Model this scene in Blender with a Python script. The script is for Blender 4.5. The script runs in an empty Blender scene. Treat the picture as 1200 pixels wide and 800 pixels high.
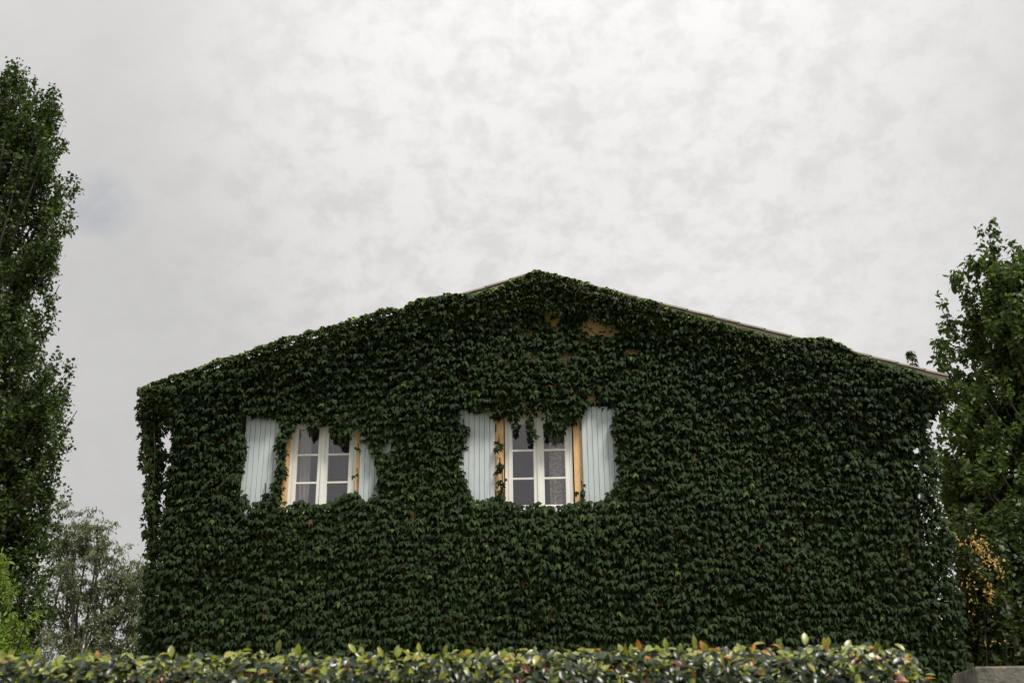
import bpy, math
import numpy as np
from mathutils import Matrix, Vector

scene = bpy.context.scene
rng = np.random.default_rng(11)

# ------------------------------------------------------------------ camera, sky, sun, exposure
CAM = Vector((0.1893, -14.3778, 1.5))
PITCH, YAW, ROLL = 0.3949, -0.0370, -0.0098
cam_data = bpy.data.cameras.new('camera')
cam_data.sensor_width = 36.0
cam_data.lens = 40.0
cam_data.clip_end = 5000
cam_data.dof.use_dof = True
cam_data.dof.focus_distance = 15.2
cam_data.dof.aperture_fstop = 2.8
cam = bpy.data.objects.new('camera', cam_data)
scene.collection.objects.link(cam)
fwd = Vector((math.sin(YAW) * math.cos(PITCH), math.cos(YAW) * math.cos(PITCH), math.sin(PITCH)))
rgt = Vector((math.cos(YAW), -math.sin(YAW), 0))
upv = rgt.cross(fwd)
r2 = rgt * math.cos(ROLL) + upv * math.sin(ROLL)
u2 = upv * math.cos(ROLL) - rgt * math.sin(ROLL)
m3 = Matrix((r2, u2, -fwd)).transposed()
cam.matrix_world = Matrix.Translation(CAM) @ m3.to_4x4()
scene.camera = cam

SUN_ELEV, SUN_AZ = math.radians(62), math.radians(135)   # azimuth measured clockwise from +Y
to_sun = Vector((math.sin(SUN_AZ) * math.cos(SUN_ELEV), math.cos(SUN_AZ) * math.cos(SUN_ELEV), math.sin(SUN_ELEV)))
sun_data = bpy.data.lights.new('sun', 'SUN')
sun_data.energy = 4.8
sun_data.angle = math.radians(14)
sun_data.color = (1.0, 0.95, 0.86)
sun = bpy.data.objects.new('sun', sun_data)
sun.rotation_euler = (-to_sun).to_track_quat('-Z', 'Y').to_euler()
scene.collection.objects.link(sun)

world = bpy.data.worlds.new('World')
scene.world = world
world.use_nodes = True


def nd(nt, t, **kw):
    n = nt.nodes.new(t)
    for k, v in kw.items():
        if k.startswith('i_'):
            key = k[2:]
            n.inputs[int(key) if key.isdigit() else key].default_value = v
        else:
            setattr(n, k, v)
    return n


def math_n(nt, op, a, b=None, c=None, clamp=False):
    n = nt.nodes.new('ShaderNodeMath')
    n.operation = op
    n.use_clamp = clamp
    for i, v in enumerate((a, b, c)):
        if v is None:
            continue
        if isinstance(v, (int, float)):
            n.inputs[i].default_value = v
        else:
            nt.links.new(v, n.inputs[i])
    return n.outputs[0]


def maprange(nt, v, a, b, c, d, smooth=True):
    n = nt.nodes.new('ShaderNodeMapRange')
    if smooth:
        n.interpolation_type = 'SMOOTHSTEP'
    for i, x in enumerate((a, b, c, d)):
        n.inputs[i + 1].default_value = x
    nt.links.new(v, n.inputs[0])
    return n.outputs[0]


def build_world():
    nt = world.node_tree
    nt.nodes.clear()
    out = nd(nt, 'ShaderNodeOutputWorld')
    bg = nd(nt, 'ShaderNodeBackground')
    bg.inputs['Strength'].default_value = 0.1
    nt.links.new(bg.outputs[0], out.inputs[0])
    sky = nd(nt, 'ShaderNodeTexSky', sky_type='NISHITA', sun_disc=False)
    sky.sun_elevation = SUN_ELEV
    sky.sun_rotation = SUN_AZ
    tc = nd(nt, 'ShaderNodeTexCoord')
    sep = nd(nt, 'ShaderNodeSeparateXYZ')
    nt.links.new(tc.outputs['Generated'], sep.inputs[0])
    zc = math_n(nt, 'MAXIMUM', sep.outputs[2], 0.0)
    den = math_n(nt, 'ADD', zc, 0.55)
    px = math_n(nt, 'DIVIDE', sep.outputs[0], den)
    py = math_n(nt, 'DIVIDE', sep.outputs[1], den)
    comb = nd(nt, 'ShaderNodeCombineXYZ')
    nt.links.new(px, comb.inputs[0])
    nt.links.new(py, comb.inputs[1])

    def noise(scale, detail, rough, dist, off):
        mp = nd(nt, 'ShaderNodeMapping')
        mp.inputs['Location'].default_value = off
        nt.links.new(comb.outputs[0], mp.inputs[0])
        n = nd(nt, 'ShaderNodeTexNoise')
        n.inputs['Scale'].default_value = scale
        n.inputs['Detail'].default_value = detail
        n.inputs['Roughness'].default_value = rough
        n.inputs['Distortion'].default_value = dist
        nt.links.new(mp.outputs[0], n.inputs['Vector'])
        return n.outputs['Fac']

    fine = noise(30.0, 9.0, 0.64, 0.2, (3.1, 0.7, 0))
    mid = noise(7.5, 5.0, 0.55, 0.1, (1.3, 5.2, 0))
    big = noise(1.3, 2.0, 0.5, 0.0, (8.4, 2.2, 0))

    def near(d, a, b):                       # 1 near the direction d, falling to 0
        v = nd(nt, 'ShaderNodeVectorMath', operation='DOT_PRODUCT')
        nt.links.new(tc.outputs['Generated'], v.inputs[0])
        v.inputs[1].default_value = Vector(d).normalized()
        return maprange(nt, v.outputs['Value'], math.cos(a), math.cos(b), 0.0, 1.0)

    # a broken, mottled bank of cloud above the roof; smoother sheet cloud elsewhere
    bank = near((0.04, 0.845, 0.535), 0.42, 0.05)
    fine_amp = maprange(nt, bank, 0, 1, 0.02, 0.17, False)
    f = math_n(nt, 'MULTIPLY', math_n(nt, 'SUBTRACT', maprange(nt, fine, 0.34, 0.60, 0, 1), 0.62), fine_amp)
    m = math_n(nt, 'MULTIPLY', math_n(nt, 'SUBTRACT', mid, 0.5), 0.11)
    b = math_n(nt, 'MULTIPLY', math_n(nt, 'SUBTRACT', big, 0.5), 0.34)
    thin = math_n(nt, 'MULTIPLY', bank, 0.25)     # thinner, brighter cloud in the bank
    lum = math_n(nt, 'ADD', math_n(nt, 'ADD', f, m), math_n(nt, 'ADD', b, thin))
    lum = math_n(nt, 'ADD', lum, 0.925)
    # an overcast sky brightens towards the zenith
    lum = math_n(nt, 'MULTIPLY', lum, maprange(nt, zc, 0.45, 1.0, 1.0, 1.7))
    rgbm = nd(nt, 'ShaderNodeVectorMath', operation='SCALE')
    rgbm.inputs[0].default_value = (6.76, 6.69, 6.64)
    nt.links.new(lum, rgbm.inputs['Scale'])
    # one small gap in the cloud, left, where the blue shows
    gapn = near((-0.366, 0.805, 0.467), 0.034, 0.004)
    gap = math_n(nt, 'MULTIPLY', gapn, maprange(nt, mid, 0.36, 0.6, 1.0, 0.2))
    cover = math_n(nt, 'SUBTRACT', 1.0, math_n(nt, 'MULTIPLY', gap, 0.40))
    mix = nd(nt, 'ShaderNodeMixRGB')
    nt.links.new(cover, mix.inputs[0])
    nt.links.new(sky.outputs[0], mix.inputs[1])
    nt.links.new(rgbm.outputs[0], mix.inputs[2])
    nt.links.new(mix.outputs[0], bg.inputs['Color'])


build_world()
vs = scene.view_settings
vs.view_transform = 'Standard'
vs.look = 'None'
vs.exposure = 0.0
vs.gamma = 1.0
vs.use_curve_mapping = False
scene.cycles.max_bounces = 8
scene.cycles.transparent_max_bounces = 16

# ------------------------------------------------------------------ helpers
COL = scene.collection


def link(o, parent=None):
    COL.objects.link(o)
    if parent is not None:
        o.parent = parent
    return o


def thing(name, loc, label, cat, group=None):
    o = bpy.data.objects.new(name, None)
    o.empty_display_size = 0.2
    o.location = loc
    o['label'] = label
    o['category'] = cat
    if group:
        o['group'] = group
    return link(o)


def np_mesh(name, V, F, mat, col=None, smooth=False):
    """V (n,3), F list of index tuples or an (m,k) array"""
    me = bpy.data.meshes.new(name)
    V = np.asarray(V, dtype=np.float32)
    if isinstance(F, np.ndarray):
        k = F.shape[1]
        sizes = np.full(len(F), k, dtype=np.int32)
        flat = F.reshape(-1).astype(np.int32)
    else:
        sizes = np.array([len(f) for f in F], dtype=np.int32)
        flat = np.array([i for f in F for i in f], dtype=np.int32)
    me.vertices.add(len(V))
    me.vertices.foreach_set('co', V.reshape(-1))
    me.loops.add(len(flat))
    me.loops.foreach_set('vertex_index', flat)
    me.polygons.add(len(sizes))
    me.polygons.foreach_set('loop_start', np.concatenate(([0], np.cumsum(sizes)[:-1])).astype(np.int32))
    me.polygons.foreach_set('loop_total', sizes)
    me.polygons.foreach_set('use_smooth', np.full(len(sizes), bool(smooth), dtype=bool))
    if col is not None:
        a = me.color_attributes.new('tint', 'FLOAT_COLOR', 'POINT')
        c4 = np.ones((len(V), 4), dtype=np.float32)
        c4[:, :3] = col
        a.data.foreach_set('color', c4.reshape(-1))
    me.update(calc_edges=True)
    me.validate()
    if mat is not None:
        me.materials.append(mat)
    return me


def part(name, me, parent, loc=(0, 0, 0)):
    """mesh given in world coordinates minus the thing's location"""
    o = bpy.data.objects.new(name, me)
    o.location = loc
    return link(o, parent)


class MB:
    """collects boxes, prisms and tubes for ONE mesh; world coordinates, shifted by -origin"""

    def __init__(self, origin=(0, 0, 0)):
        self.V, self.F = [], []
        self.o = np.array(origin, dtype=float)

    def add(self, vs_, fs):
        n = len(self.V)
        self.V += [tuple(np.asarray(v, dtype=float) - self.o) for v in vs_]
        self.F += [tuple(n + i for i in f) for f in fs]

    def box(self, x0, x1, y0, y1, z0, z1):
        self.add([(x0, y0, z0), (x1, y0, z0), (x1, y1, z0), (x0, y1, z0), (x0, y0, z1), (x1, y0, z1), (x1, y1, z1), (x0, y1, z1)],
                 [(0, 3, 2, 1), (4, 5, 6, 7), (0, 1, 5, 4), (1, 2, 6, 5), (2, 3, 7, 6), (3, 0, 4, 7)])

    def prism_xz(self, poly, y0, y1):
        n = len(poly)          # counter-clockwise seen from -Y
        self.add([(x, y0, z) for x, z in poly] + [(x, y1, z) for x, z in poly],
                 [tuple(range(n)), tuple(range(2 * n - 1, n - 1, -1))] + [((i + 1) % n, i, n + i, n + (i + 1) % n) for i in range(n)])

    def tube(self, pts, radii, n=6):
        pts = np.asarray(pts, dtype=float)
        k = len(pts)
        base = len(self.V)
        t = np.gradient(pts, axis=0)
        t /= np.linalg.norm(t, axis=1, keepdims=True) + 1e-9
        ref = np.array([0.0, 1.0, 0.0]) if abs(t[0][1]) < 0.8 else np.array([1.0, 0, 0])
        for i in range(k):
            a = np.cross(t[i], ref)
            a /= np.linalg.norm(a) + 1e-9
            b = np.cross(t[i], a)
            for j in range(n):
                w = 2 * math.pi * j / n
                self.V.append(tuple(pts[i] + radii[i] * (math.cos(w) * a + math.sin(w) * b) - self.o))
        for i in range(k - 1):
            for j in range(n):
                self.F.append((base + i * n + j, base + i * n + (j + 1) % n, base + (i + 1) * n + (j + 1) % n, base + (i + 1) * n + j))
        self.F.append(tuple(base + j for j in range(n)))
        self.F.append(tuple(base + (k - 1) * n + j for j in range(n - 1, -1, -1)))

    def build(self, name, mat, parent, smooth=False):
        return part(name, np_mesh(name, self.V, self.F, mat, smooth=smooth), parent)


def bevel(o, w=0.006, seg=2):
    m = o.modifiers.new('bevel', 'BEVEL')
    m.width = w
    m.segments = seg
    m.limit_method = 'ANGLE'
    return o


# value noise on numpy arrays
_tab = rng.random((4, 256, 256))


def vnoise(x, y, k=0):
    xi, yi = np.floor(x).astype(int), np.floor(y).astype(int)
    fx, fy = x - xi, y - yi
    fx, fy = fx * fx * (3 - 2 * fx), fy * fy * (3 - 2 * fy)
    t = _tab[k]
    a, b = t[xi % 256, yi % 256], t[(xi + 1) % 256, yi % 256]
    c, d = t[xi % 256, (yi + 1) % 256], t[(xi + 1) % 256, (yi + 1) % 256]
    return (a * (1 - fx) + b * fx) * (1 - fy) + (c * (1 - fx) + d * fx) * fy


def fbm(x, y, k=0):
    return 0.55 * vnoise(x, y, k) + 0.3 * vnoise(2.1 * x + 7, 2.1 * y + 3, k) + 0.15 * vnoise(4.3 * x + 1, 4.3 * y + 9, k)


def inside(poly, x, z):
    r = np.zeros(len(x), dtype=bool)
    n = len(poly)
    for i in range(n):
        (x0, z0), (x1, z1) = poly[i], poly[(i + 1) % n]
        c = (z0 > z) != (z1 > z)
        with np.errstate(divide='ignore', invalid='ignore'):
            xx = (x1 - x0) * (z - z0) / (z1 - z0 + 1e-12) + x0
        r ^= c & (x < xx)
    return r


# ------------------------------------------------------------------ materials
def new_mat(name):
    m = bpy.data.materials.new(name)
    m.use_nodes = True
    m.node_tree.nodes.clear()
    out = nd(m.node_tree, 'ShaderNodeOutputMaterial')
    return m, m.node_tree, out


def tex_noise(nt, scale, detail=4, rough=0.6, stretch=None):
    tc = nd(nt, 'ShaderNodeTexCoord')
    n = nd(nt, 'ShaderNodeTexNoise')
    n.inputs['Scale'].default_value = scale
    n.inputs['Detail'].default_value = detail
    n.inputs['Roughness'].default_value = rough
    if stretch:
        mp = nd(nt, 'ShaderNodeMapping')
        mp.inputs['Scale'].default_value = stretch
        nt.links.new(tc.outputs['Object'], mp.inputs[0])
        nt.links.new(mp.outputs[0], n.inputs['Vector'])
    else:
        nt.links.new(tc.outputs['Object'], n.inputs['Vector'])
    return n.outputs['Fac']


def surf_mat(name, c0, c1, scale=4.0, rough=0.8, bump=0.1, bscale=40.0, stretch=None, spec=0.3, wear=None):
    m, nt, out = new_mat(name)
    p = nd(nt, 'ShaderNodeBsdfPrincipled')
    p.inputs['Roughness'].default_value = rough
    p.inputs['Specular IOR Level'].default_value = spec
    f = maprange(nt, tex_noise(nt, scale, 6, 0.65, stretch), 0.3, 0.7, 0, 1)
    mx = nd(nt, 'ShaderNodeMixRGB')
    mx.inputs[1].default_value = (*c0, 1)
    mx.inputs[2].default_value = (*c1, 1)
    nt.links.new(f, mx.inputs[0])
    last = mx.outputs[0]
    if wear:
        w = maprange(nt, tex_noise(nt, wear[1], 8, 0.75, wear[4] if len(wear) > 4 else None), wear[2], wear[3], 0, 1)
        mw = nd(nt, 'ShaderNodeMixRGB')
        mw.inputs[2].default_value = (*wear[0], 1)
        nt.links.new(w, mw.inputs[0])
        nt.links.new(last, mw.inputs[1])
        last = mw.outputs[0]
    nt.links.new(last, p.inputs['Base Color'])
    if bump:
        b = nd(nt, 'ShaderNodeBump')
        b.inputs['Strength'].default_value = bump
        b.inputs['Distance'].default_value = 0.02
        nt.links.new(tex_noise(nt, bscale, 5, 0.6), b.inputs['Height'])
        nt.links.new(b.outputs[0], p.inputs['Normal'])
    nt.links.new(p.outputs[0], out.inputs[0])
    return m


def leaf_mat(name, rough=0.45, spec=0.35, trans=0.3, warm=(1.6, 1.7, 0.7)):
    m, nt, out = new_mat(name)
    at = nd(nt, 'ShaderNodeAttribute', attribute_name='tint')
    n = maprange(nt, tex_noise(nt, 14.0, 3, 0.6), 0.3, 0.7, 0.75, 1.25)
    sc = nd(nt, 'ShaderNodeVectorMath', operation='SCALE')
    nt.links.new(at.outputs['Color'], sc.inputs[0])
    nt.links.new(n, sc.inputs['Scale'])
    p = nd(nt, 'ShaderNodeBsdfPrincipled')
    p.inputs['Roughness'].default_value = rough
    p.inputs['Specular IOR Level'].default_value = spec
    nt.links.new(sc.outputs[0], p.inputs['Base Color'])
    t = nd(nt, 'ShaderNodeBsdfTranslucent')
    w = nd(nt, 'ShaderNodeVectorMath', operation='MULTIPLY')
    w.inputs[1].default_value = warm
    nt.links.new(sc.outputs[0], w.inputs[0])
    nt.links.new(w.outputs[0], t.inputs['Color'])
    mx = nd(nt, 'ShaderNodeMixShader')
    mx.inputs[0].default_value = trans
    nt.links.new(p.outputs[0], mx.inputs[1])
    nt.links.new(t.outputs[0], mx.inputs[2])
    nt.links.new(mx.outputs[0], out.inputs[0])
    return m


def glass_mat():
    m, nt, out = new_mat('window_glass')
    g = nd(nt, 'ShaderNodeBsdfGlossy')
    g.inputs['Roughness'].default_value = 0.03
    g.inputs['Color'].default_value = (1, 1, 1, 1)
    t = nd(nt, 'ShaderNodeBsdfTransparent')
    t.inputs['Color'].default_value = (0.90, 0.88, 0.90, 1)
    lw = nd(nt, 'ShaderNodeLayerWeight')
    lw.inputs['Blend'].default_value = 0.5
    fac = math_n(nt, 'ADD', math_n(nt, 'MULTIPLY', math_n(nt, 'POWER', lw.outputs['Facing'], 5.0), 0.93), 0.08, clamp=True)
    mx = nd(nt, 'ShaderNodeMixShader')
    nt.links.new(fac, mx.inputs[0])
    nt.links.new(t.outputs[0], mx.inputs[1])
    nt.links.new(g.outputs[0], mx.inputs[2])
    nt.links.new(mx.outputs[0], out.inputs[0])
    return m


def curtain_mat(name, lace):
    m, nt, out = new_mat(name)
    d = nd(nt, 'ShaderNodeBsdfDiffuse')
    d.inputs['Color'].default_value = (0.8, 0.78, 0.74, 1)
    tl = nd(nt, 'ShaderNodeBsdfTranslucent')
    tl.inputs['Color'].default_value = (0.8, 0.78, 0.74, 1)
    mx = nd(nt, 'ShaderNodeMixShader')
    mx.inputs[0].default_value = 0.3
    nt.links.new(d.outputs[0], mx.inputs[1])
    nt.links.new(tl.outputs[0], mx.inputs[2])
    tr = nd(nt, 'ShaderNodeBsdfTransparent')
    m2 = nd(nt, 'ShaderNodeMixShader')
    if lace:
        tc = nd(nt, 'ShaderNodeTexCoord')
        wv = nd(nt, 'ShaderNodeTexWave', wave_type='RINGS')
        wv.inputs['Scale'].default_value = 4.5
        wv.inputs['Distortion'].default_value = 14.0
        wv.inputs['Detail'].default_value = 3.0
        wv.inputs['Detail Scale'].default_value = 2.0
        nt.links.new(tc.outputs['Object'], wv.inputs['Vector'])
        fac = maprange(nt, wv.outputs['Fac'], 0.1, 0.9, 0.55, 0.92)
        nt.links.new(fac, m2.inputs[0])
    else:
        m2.inputs[0].default_value = 0.85
    nt.links.new(tr.outputs[0], m2.inputs[1])
    nt.links.new(mx.outputs[0], m2.inputs[2])
    nt.links.new(m2.outputs[0], out.inputs[0])
    return m


M = dict(
    plaster=surf_mat('ochre_plaster', (0.78, 0.50, 0.26), (0.83, 0.56, 0.31), 2.0, 0.9, 0.25, 60, wear=((0.50, 0.28, 0.12), 5.0, 0.46, 0.72, (3, 3, .8))),
    white=surf_mat('white_paint', (0.80, 0.785, 0.74), (0.84, 0.83, 0.79), 5.0, 0.5, 0.05, 60, (6, 6, 1), wear=((0.55, 0.52, 0.45), 14.0, 0.60, 0.78)),
    shutter=surf_mat('pale_blue_paint', (0.47, 0.515, 0.54), (0.55, 0.59, 0.61), 6.0, 0.6, 0.10, 50, (8, 8, 0.8), wear=((0.36, 0.40, 0.41), 10.0, 0.56, 0.76, (6, 6, 0.7))),
    verge=surf_mat('weathered_verge', (0.36, 0.29, 0.25), (0.46, 0.39, 0.34), 5.0, 0.8, 0.2, 40, wear=((0.22, 0.21, 0.15), 8.0, 0.52, 0.7)),
    tile=surf_mat('roof_tile', (0.30, 0.17, 0.12), (0.38, 0.24, 0.18), 6.0, 0.85, 0.2, 40),
    metal=surf_mat('black_iron', (0.02, 0.02, 0.02), (0.03, 0.03, 0.03), 6.0, 0.5, 0.0),
    room=surf_mat('room_wall', (0.50, 0.43, 0.45), (0.56, 0.49, 0.51), 1.0, 0.9, 0.0),
    bark=surf_mat('grey_bark', (0.06, 0.05, 0.04), (0.13, 0.11, 0.09), 9.0, 0.9, 0.5, 25, (3, 3, 0.6)),
    vine=surf_mat('vine_bark', (0.07, 0.045, 0.03), (0.15, 0.10, 0.07), 12.0, 0.9, 0.2, 60),
    gravel=surf_mat('pale_bounce_gravel', (0.30, 0.28, 0.24), (0.42, 0.39, 0.34), 30.0, 0.95, 0.6, 60),
    grass=surf_mat('grass_ground', (0.05, 0.075, 0.025), (0.09, 0.10, 0.04), 0.8, 0.95, 0.6, 20),
    stone=surf_mat('pale_stone', (0.13, 0.12, 0.10), (0.22, 0.20, 0.17), 5.0, 0.9, 0.5, 30, wear=((0.06, 0.065, 0.05), 4.0, 0.48, 0.66)),
    glass=glass_mat(),
    curtain=curtain_mat('sheer_curtain', False),
    lace=curtain_mat('lace_curtain', True),
    ivy=leaf_mat('ivy_leaf', 0.6, 0.08, 0.15),
    hedge=leaf_mat('glossy_hedge_leaf', 0.33, 0.65, 0.30, (1.8, 1.6, 0.6)),
    tree=leaf_mat('tree_leaf', 0.45, 0.25, 0.34),
    grey=leaf_mat('grey_leaf', 0.6, 0.2, 0.3, (1.3, 1.3, 0.9)),
    petal=leaf_mat('orange_petal', 0.6, 0.2, 0.4, (1.1, 1.0, 0.8)),
)

# ------------------------------------------------------------------ leaf templates: base at the origin, tip along -Y, face +Z
def fan(outline, centre):
    V = np.array([centre] + outline, dtype=float)
    n = len(outline)
    F = np.array([(0, 1 + i, 1 + (i + 1) % n) for i in range(n)])
    return V, F[:, ::-1].copy()


def ivy_leaf(side=0.52, sy=-0.36, mid=0.20, curl=0.16, skew=0.0):
    c = curl
    o = [(0, 0.0, -.02), (-0.15, 0.14, -0.05), (-0.33, 0.02, -c * .9), (-side, sy - .08, -c * 2.6), (-mid - .05, -0.36, -c * .5), (-mid, -0.58, -c * 1.2),
         (0 + skew, -0.98, -c * 3.0), (mid, -0.58, -c * 1.2), (mid + .05, -0.36, -c * .5), (side, sy - .08 + skew, -c * 2.6), (0.33, 0.02, -c * .9), (0.15, 0.14, -0.05)]
    return fan(o, (0, -0.26, 0.05))


IVY = [ivy_leaf(), ivy_leaf(0.44, -0.46, 0.14, 0.21, 0.05), ivy_leaf(0.54, -0.30, 0.19, 0.12, -0.06)]


def oval_leaf(w=0.26, fold=0.07, curl=0.12):
    V = np.array([(0, 0, 0), (-w * .75, -0.22, fold), (-w, -0.5, fold), (-w * .6, -0.8, fold * .5 - curl * .5), (0, -1.0, -curl),
                  (w * .6, -0.8, fold * .5 - curl * .5), (w, -0.5, fold), (w * .75, -0.22, fold), (0, -0.25, 0), (0, -0.52, 0), (0, -0.78, -curl * .4)], dtype=float)
    F = np.array([(0, 1, 8), (1, 2, 8), (2, 9, 8), (2, 3, 9), (3, 10, 9), (3, 4, 10), (4, 5, 10), (5, 9, 10), (5, 6, 9), (6, 8, 9), (6, 7, 8), (7, 0, 8)])
    return V, F


OVAL = [oval_leaf(.25), oval_leaf(0.22, 0.10, 0.2), oval_leaf(0.28, 0.04, 0.08)]
LEAFLET = [(np.array([(0, 0, 0), (-0.34, -0.45, 0.06), (0, -1.0, -0.08), (0.34, -0.45, 0.06)], dtype=float), np.array([(0, 1, 2), (0, 2, 3)]))]
NARROW = [(np.array([(0, 0, 0), (-0.17, -0.45, 0.03), (0, -1.0, -0.1), (0.17, -0.45, 0.03)], dtype=float), np.array([(0, 1, 2), (0, 2, 3)]))]


def norm(a):
    return a / (np.linalg.norm(a, axis=1, keepdims=True) + 1e-9)


def bases(N, D):
    """columns x, y, z with tip direction D and face normal N"""
    y = -norm(D)
    z = norm(N - (N * y).sum(1, keepdims=True) * y)
    x = np.cross(y, z)
    return np.stack([x, y, z], axis=2)


def scatter(name, temps, P, N, D, S, C, mat, parent, origin, stuff=False):
    B = bases(N, D)
    which = rng.integers(0, len(temps), len(P))
    Vs, Fs, Cs, off = [], [], [], 0
    for t, (tv, tf) in enumerate(temps):
        ix = np.where(which == t)[0]
        if not len(ix):
            continue
        loc = tv[None, :, :] * S[ix, None, None]
        W = np.einsum('nij,nkj->nki', B[ix], loc) + P[ix, None, :] - np.asarray(origin)
        Vs.append(W.reshape(-1, 3))
        Fs.append((tf[None] + (np.arange(len(ix)) * len(tv))[:, None, None] + off).reshape(-1, 3))
        Cs.append(np.repeat(C[ix], len(tv), axis=0))
        off += len(ix) * len(tv)
    me = np_mesh(name, np.concatenate(Vs), np.concatenate(Fs), mat, np.concatenate(Cs), smooth=True)
    o = part(name, me, parent)
    if stuff:
        o['kind'] = 'stuff'
    return o


def leaf_parts(name, temps, P, N, D, S, C, mat, parent, origin, ncol=6):
    """single leaves, each an object of its own; alike leaves share mesh data"""
    order = np.argsort(C.sum(1))
    bins = np.array_split(order, ncol)
    B = bases(N, D)
    k = 0
    for b in bins:
        if not len(b):
            continue
        c = C[b].mean(0)
        meshes = [np_mesh(name, tv, tf, mat, np.repeat(c[None], len(tv), axis=0), smooth=True) for tv, tf in temps]
        for i in b:
            o = bpy.data.objects.new(name, meshes[k % len(meshes)])
            k += 1
            mw = np.eye(4)
            mw[:3, :3] = B[i] * S[i]
            mw[:3, 3] = P[i] - np.asarray(origin)
            link(o, parent)
            o.matrix_basis = Matrix(mw.tolist())


def unit(n):
    v = rng.normal(size=(n, 3))
    return norm(v)


# ------------------------------------------------------------------ ground
def ground():
    n = 60
    g = np.linspace(-1, 1, n)
    g = np.sign(g) * np.abs(g) ** 2.5 * 1500
    X, Y = np.meshgrid(g, g + 5)
    Z = (fbm(X * 0.3, Y * 0.3, 1) - 0.5) * 0.12
    V = np.stack([X, Y, Z - 0.06], -1).reshape(-1, 3)
    F = np.array([(j * n + i, j * n + i + 1, (j + 1) * n + i + 1, (j + 1) * n + i) for j in range(n - 1) for i in range(n - 1)])
    o = link(bpy.data.objects.new('ground', np_mesh('ground', V, F, M['grass'], smooth=True)))
    o['kind'] = 'structure'
    o['label'] = 'grassy ground around the house and hedge'


ground()


def gravel_yard():  # pale ground hidden by the hedge, added to bounce light onto the facade
    nx, ny = 60, 40
    X, Y = np.meshgrid(np.linspace(-9, 9, nx), np.linspace(-7.6, -0.5, ny))
    Z = .03 + .02 * fbm(X * 3, Y * 3, 2)
    F = np.array([(j * nx + i, j * nx + i + 1, (j + 1) * nx + i + 1, (j + 1) * nx + i) for j in range(ny - 1) for i in range(nx - 1)])
    o = link(bpy.data.objects.new('gravel_yard', np_mesh('gravel_yard', np.stack([X, Y, Z], -1).reshape(-1, 3), F, M['gravel'], smooth=True)))
    o['kind'] = 'structure'
    o['label'] = 'unseen pale yard added to bounce light onto the house front'


gravel_yard()

# ------------------------------------------------------------------ house
HW, SL, APEX = 4.85, 0.311, 8.50
WY0, WY1 = 0.06, 0.36


def roofz(x):
    return APEX - SL * abs(x)


house = thing('house', (0, WY0, 0), 'gabled ochre house smothered in green ivy with pale blue shutters', 'house')
HO = (0, WY0, 0)


def front_wall():
    m = MB(HO)
    zb, zt = 5.10, 6.49
    def top(x): return roofz(x) - 0.13
    wl0, wl1, wr0, wr1 = -3.33, -2.43, -0.47, 0.455
    m.prism_xz([(-HW, 0), (wl0, 0), (wl0, top(wl0)), (-HW, top(HW))], WY0, WY1)
    m.prism_xz([(wl0, 0), (wl1, 0), (wl1, zb), (wl0, zb)], WY0, WY1)
    m.prism_xz([(wl0, zt), (wl1, zt), (wl1, top(wl1)), (wl0, top(wl0))], WY0, WY1)
    m.prism_xz([(wl1, 0), (wr0, 0), (wr0, top(wr0)), (wl1, top(wl1))], WY0, WY1)
    m.prism_xz([(wr0, 0), (wr1, 0), (wr1, zb), (wr0, zb)], WY0, WY1)
    m.prism_xz([(wr0, zt), (wr1, zt), (wr1, top(wr1)), (0, top(0)), (wr0, top(wr0))], WY0, WY1)
    m.prism_xz([(wr1, 0), (HW, 0), (HW, top(HW)), (wr1, top(wr1))], WY0, WY1)
    m.build('wall', M['plaster'], house)
    e = top(HW)
    s = MB(HO)
    s.box(-HW, -HW + .3, WY1 + .002, 11.998, 0, e - .02)
    s.box(HW - .3, HW, WY1 + .002, 11.998, 0, e - .02)
    s.prism_xz([(-HW, 0), (HW, 0), (HW, e - .02), (0, top(0) - .02), (-HW, e - .02)], 12.0, 12.3)
    s.build('wall', M['plaster'], house)
    # the room behind the two windows
    r = MB(HO)
    r.box(-HW + .31, HW - .31, WY1 + .01, 4.5, 4.0, 4.15)
    r.box(-HW + .31, HW - .31, WY1 + .01, 4.5, 6.62, 6.68)
    r.box(-HW + .31, HW - .31, 4.35, 4.5, 4.16, 6.61)
    r.box(-1.75, -1.62, WY1 + .01, 4.34, 4.16, 6.61)
    r.build('interior_wall', M['room'], house)


front_wall()


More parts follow.
